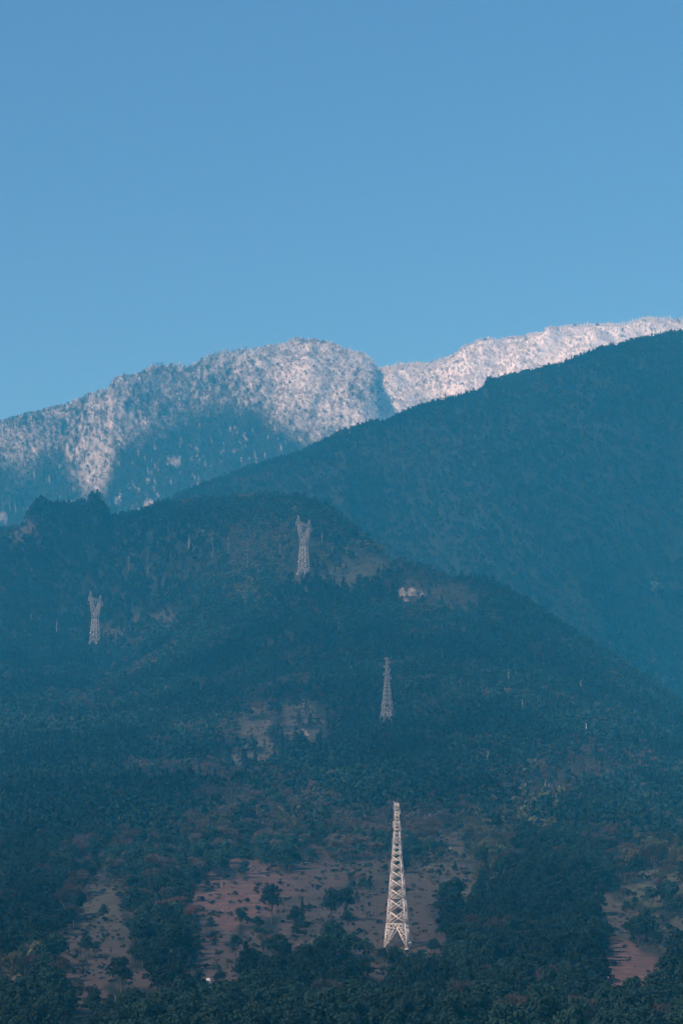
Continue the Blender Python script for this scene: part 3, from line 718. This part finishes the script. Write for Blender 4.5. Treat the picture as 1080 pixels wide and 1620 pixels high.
def tower_parts_glass():
    """cat-head pylon, 60 m: the top beam runs along local x"""
    parts = []; f = lambda h: np.interp(h, [0, 29], [4.6, 2.9]); C = lambda i, h: np.array(((-1, 1, 1, -1)[i]*f(h), (-1, -1, 1, 1)[i]*f(h), h))
    for i in range(4):
        q = Q(); q.bar(C(i, 0), C(i, 29), .48, .38); parts.append(('leg', q, 'steel'))
    br = Q()
    for i in range(4):
        j = (i+1) % 4; hs = [6.5, 13.5, 19.5, 24.5, 29]
        apex = lerp(C(i, 6.5), C(j, 6.5), .5)
        br.bar(C(i, 0), apex, .26); br.bar(C(j, 0), apex, .26)
        for t in (.35, .7):
            br.bar(C(i, 6.5*t), lerp(C(i, 0), apex, t), .14); br.bar(C(j, 6.5*t), lerp(C(j, 0), apex, t), .14)
        for a, b_ in zip(hs[:-1], hs[1:]):
            br.bar(C(i, a), C(j, b_), .24); br.bar(C(j, a), C(i, b_), .24)
            m_ = lerp(C(i, a), C(j, b_), .5)
            br.bar(lerp(C(i, a), C(i, b_), .5), m_, .13); br.bar(lerp(C(j, a), C(j, b_), .5), m_, .13)
        for a in (6.5, 19.5, 29): br.bar(C(i, a), C(j, a), .26 if a < 29 else .36)
    parts.append(('bracing', br, 'steel'))
    q = Q()                                    # body between waist and crotch
    for sy in (-1, 1):
        q.bar((-2.9, sy*2.9, 29), (.0, sy*2.1, 37), .3); q.bar((2.9, sy*2.9, 29), (0, sy*2.1, 37), .3)
    q.bar((0, -2.1, 37), (0, 2.1, 37), .25)
    for t in (.3, .6): q.bar(lerp((-2.9, -2.9, 29), (0, -2.1, 37), t), lerp((-2.9, 2.9, 29), (0, 2.1, 37), t+.1), .14); q.bar(lerp((2.9, -2.9, 29), (0, -2.1, 37), t), lerp((2.9, 2.9, 29), (0, 2.1, 37), t+.1), .14)
    parts.append(('waist_frame', q, 'steel'))
    for sg in (-1, 1):
        q = Q(); O = {}; N_ = {}
        for sy in (-1, 1):
            O[sy] = (np.array((sg*2.9, sy*2.9, 29)), np.array((sg*12.2, sy*1.2, 51)))
            N_[sy] = (np.array((sg*.9, sy*2.2, 35.6)), np.array((sg*9.4, sy*1.2, 51)))
            q.bar(*O[sy], .36, .3); q.bar(*N_[sy], .34, .28)
            n = 7; u = 0
            for k in range(n):
                a, b_ = lerp(*O[sy], .18+.8*k/n), lerp(*N_[sy], k/n); b2 = lerp(*N_[sy], (k+1)/n)
                q.bar(a, b_, .14); q.bar(a, b2, .14)
        for t in np.linspace(.15, .95, 6):
            q.bar(lerp(*O[-1], t), lerp(*O[1], t), .14); q.bar(lerp(*O[-1], t), lerp(*O[1], min(1, t+.12)), .12); q.bar(lerp(*N_[-1], t), lerp(*N_[1], t), .12)
        parts.append(('window_arm', q, 'steel'))
        q = Q(); top = np.array((sg*12.8, 0, 60.))
        for sx in (9.6, 14.2):
            for sy in (-1, 1): q.bar((sg*sx, sy*1.2, 53.2), top, .26, .16)
        for t in (.25, .5, .75):
            P4 = [lerp((sg*sx, sy*1.2, 53.2), top, t) for sx, sy in ((9.6, -1), (14.2, -1), (14.2, 1), (9.6, 1))]
            for k in range(4): q.bar(P4[k], P4[(k+1) % 4], .12)
        parts.append(('earth_wire_peak', q, 'steel'))
    q = Q()
    for sy in (-1, 1):
        for zz in (51, 53.2): q.bar((-14.2, sy*1.2, zz), (14.2, sy*1.2, zz), .3)
        for sg in (-1, 1):
            q.bar((sg*14.2, sy*1.2, 51), (sg*18, 0, 51.6), .26, .16); q.bar((sg*14.2, sy*1.2, 53.2), (sg*18, 0, 51.6), .22, .16)
        xs = np.linspace(-14.2, 14.2, 15)
        for k in range(14): q.bar((xs[k], sy*1.2, 51 if k % 2 else 53.2), (xs[k+1], sy*1.2, 53.2 if k % 2 else 51), .16)
    for xx in np.linspace(-14.2, 14.2, 8): q.bar((xx, -1.2, 51), (xx, 1.2, 51), .15); q.bar((xx, -1.2, 53.2), (xx, 1.2, 53.2), .15)
    parts.append(('top_beam', q, 'steel'))
    for xx in (-17.8, 0, 17.8):
        q = Q(); z0 = 51 if xx == 0 else 51.5; q.bar((xx, 0, z0), (xx, 0, z0-4.2), .1)
        for k in range(10): q.bar((xx, 0, z0-.6-.34*k), (xx, 0, z0-.75-.34*k), .36)
        parts.append(('insulator', q, 'white'))
    for i in range(4):
        q = Q(); q.box(C(i, 0)+(0, 0, -.7), np.array((.7, .7, 1.0))); parts.append(('footing', q, 'conc'))
    return parts
MS = {'steel': M_steel, 'white': M_white, 'conc': M_conc}
def build_tower(parts, loc, rz, label, steel, plates=()):
    t = link('transmission_pylon', None, loc=loc, rz=rz); tag(t, label, 'pylon', 'lattice transmission pylons on the hillside')
    for (n_, q, m_) in parts: link(n_, q.mesh(n_, [steel if m_ == 'steel' else MS[m_]]), t)
    for (p, hs) in plates:
        q = Q(); q.box(p, np.array(hs)); link('sign_plate', q.mesh('sign_plate', [M_white]), t)
    return t
x, y = SITE['main']; zf = H(x, y-3.9)
tall = tower_parts_tall()
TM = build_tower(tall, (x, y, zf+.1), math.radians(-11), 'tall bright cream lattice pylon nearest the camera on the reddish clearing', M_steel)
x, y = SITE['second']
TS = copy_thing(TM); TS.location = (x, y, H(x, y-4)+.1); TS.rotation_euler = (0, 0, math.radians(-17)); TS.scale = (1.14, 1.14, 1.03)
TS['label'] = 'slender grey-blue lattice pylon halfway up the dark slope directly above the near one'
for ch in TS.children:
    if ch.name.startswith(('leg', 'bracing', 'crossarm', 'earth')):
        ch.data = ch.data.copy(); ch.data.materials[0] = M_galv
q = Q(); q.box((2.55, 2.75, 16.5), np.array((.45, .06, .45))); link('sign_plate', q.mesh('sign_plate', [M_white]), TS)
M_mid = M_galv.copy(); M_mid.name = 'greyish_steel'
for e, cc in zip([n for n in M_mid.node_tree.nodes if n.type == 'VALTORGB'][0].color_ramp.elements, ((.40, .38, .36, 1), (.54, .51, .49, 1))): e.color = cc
glass = tower_parts_glass()
x, y = SITE['upper']
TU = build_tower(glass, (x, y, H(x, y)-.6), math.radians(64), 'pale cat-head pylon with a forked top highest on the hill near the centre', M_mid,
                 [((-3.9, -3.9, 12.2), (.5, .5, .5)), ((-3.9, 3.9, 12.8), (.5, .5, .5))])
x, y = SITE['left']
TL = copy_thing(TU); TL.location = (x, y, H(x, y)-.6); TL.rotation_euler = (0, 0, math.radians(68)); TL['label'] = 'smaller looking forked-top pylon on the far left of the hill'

# ------------------------------------------------------------------ pale outcrops and small white things
def rock(px_, r_, ylo, yhi, wp, hp, name, label, cat, m=M_rock, depth=.8, seed=0):
    x, y, z = ground_at(px_, r_+hp/2, ylo, yhi); w = wp*y/F/2; h = hp*y/F
    n, k = 22, 12; rng = np.random.default_rng(seed+int(px_)); Vv = []; Ff = []
    for i in range(k+1):
        ph = math.pi/2*i/k
        for j in range(n):
            a = 2*math.pi*j/n; q = 1+.6*float(fbm(np.array([math.cos(a)*2.6+px_]), np.array([math.sin(a)*2.6+i*.9+seed]), 3)[0])+.12*rng.normal()*(i < k)
            rad = math.cos(ph)**.7*q if i < k else .01
            Vv.append((math.cos(a)*rad*w, math.sin(a)*rad*h*depth+h*.4*math.sin(ph), -h*.35+1.15*h*math.sin(ph)**.8*(.4+.6*q)*(1-.25*math.cos(a))))
    for i in range(k):
        for j in range(n): Ff.append((i*n+j, i*n+(j+1) % n, (i+1)*n+(j+1) % n, (i+1)*n+j))
    o = link(name, mesh_np(name, Vv, Ff, [m]), loc=(x, y, z)); tag(o, label, cat)
    return o
rock(639, 937, 2000, 3300, 17, 10, 'rock_outcrop', 'left lump of the pale rock outcrop on the hill right of the upper pylon', 'rock', seed=3)
rock(655, 936, 2000, 3300, 22, 11, 'rock_outcrop', 'widest middle lump of the pale rock outcrop right of the upper pylon', 'rock', seed=9)
rock(668, 939, 2000, 3300, 10, 7, 'rock_outcrop', 'low right end of the pale rock outcrop right of the upper pylon', 'rock', seed=14)
rock(642, 948, 2000, 3300, 12, 6, 'rock_outcrop', 'small pale rock just below the long pale outcrop', 'rock')
rock(487, 1160, 1700, 2600, 10, 7, 'pale_boulder', 'small white boulder at the right end of the brown patch on the mid slope', 'rock')
rock(480, 1155, 1700, 2600, 5, 4, 'pale_boulder', 'tiny white boulder beside the small white one on the mid slope', 'rock')
rock(713, 1343, 1100, 1900, 4, 5, 'pale_boulder', 'tiny white boulder on the slope right of the near pylon top', 'rock')
rock(755, 1211, 1500, 2300, 3, 3, 'pale_boulder', 'tiny white dot of rock left of the tallest thin white trunk', 'rock')
for i, (px_, r_, wp, hp) in enumerate([(352, 1440, 6, 3), (366, 1446, 5, 4), (375, 1448, 4, 3), (352, 1399, 4, 5)]):
    rock(px_, r_, 800, 1500, wp, hp, 'pale_boulder', ('flat pale stone at the left of the row on the reddish field', 'pale stone in the middle of the row on the reddish field', 'pale stone at the right of the row on the reddish field', 'pale stone at the upper edge of the reddish field')[i], 'rock')
# white tomb at the lower left
x, y, z = ground_at(329, 1555, 640, 1100)
t = link('hillside_tomb', None, loc=(x, y, z)); tag(t, 'tiny white tomb on the brown clearing at the lower left', 'tomb')
q = Q(); q.box((0, .1, .3), np.array((.75, .12, .75))); q.bar((-.95, .1, .95), (0, .1, 1.35), .28); q.bar((0, .1, 1.35), (.95, .1, .95), .28); link('headstone', q.mesh('headstone', [M_white]), t)
q = Q(); q.box((0, -.5, -.15), np.array((1.0, .5, .25))); link('forecourt', q.mesh('forecourt', [M_conc]), t)

# ------------------------------------------------------------------ haze: a closed box of even air round camera and scene
top = ZMAX+30; bot = ZMIN-1; hw = 14200.0
q = Q(); q.box((0, 0, (top+bot)/2), np.array((hw, hw, (top-bot)/2)))
M_h = bpy.data.materials.new('haze'); M_h.use_nodes = True; nt = M_h.node_tree
for n_ in list(nt.nodes):
    if n_.type == 'BSDF_PRINCIPLED': nt.nodes.remove(n_)
pv = nt.nodes.new('ShaderNodeVolumePrincipled'); pv.inputs['Color'].default_value = HAZE_COLOR
pv.inputs['Absorption Color'].default_value = (1, 1, 1, 1)
pv.inputs['Density'].default_value = HAZE_DENSITY; pv.inputs['Anisotropy'].default_value = -0.3
nt.links.new(pv.outputs[0], [n_ for n_ in nt.nodes if n_.type == 'OUTPUT_MATERIAL'][0].inputs['Volume'])
M_h.cycles.homogeneous_volume = True
hz = link('haze', q.mesh('haze', [M_h])); tag(hz, 'pale blue air between the ranges', kind='stuff')
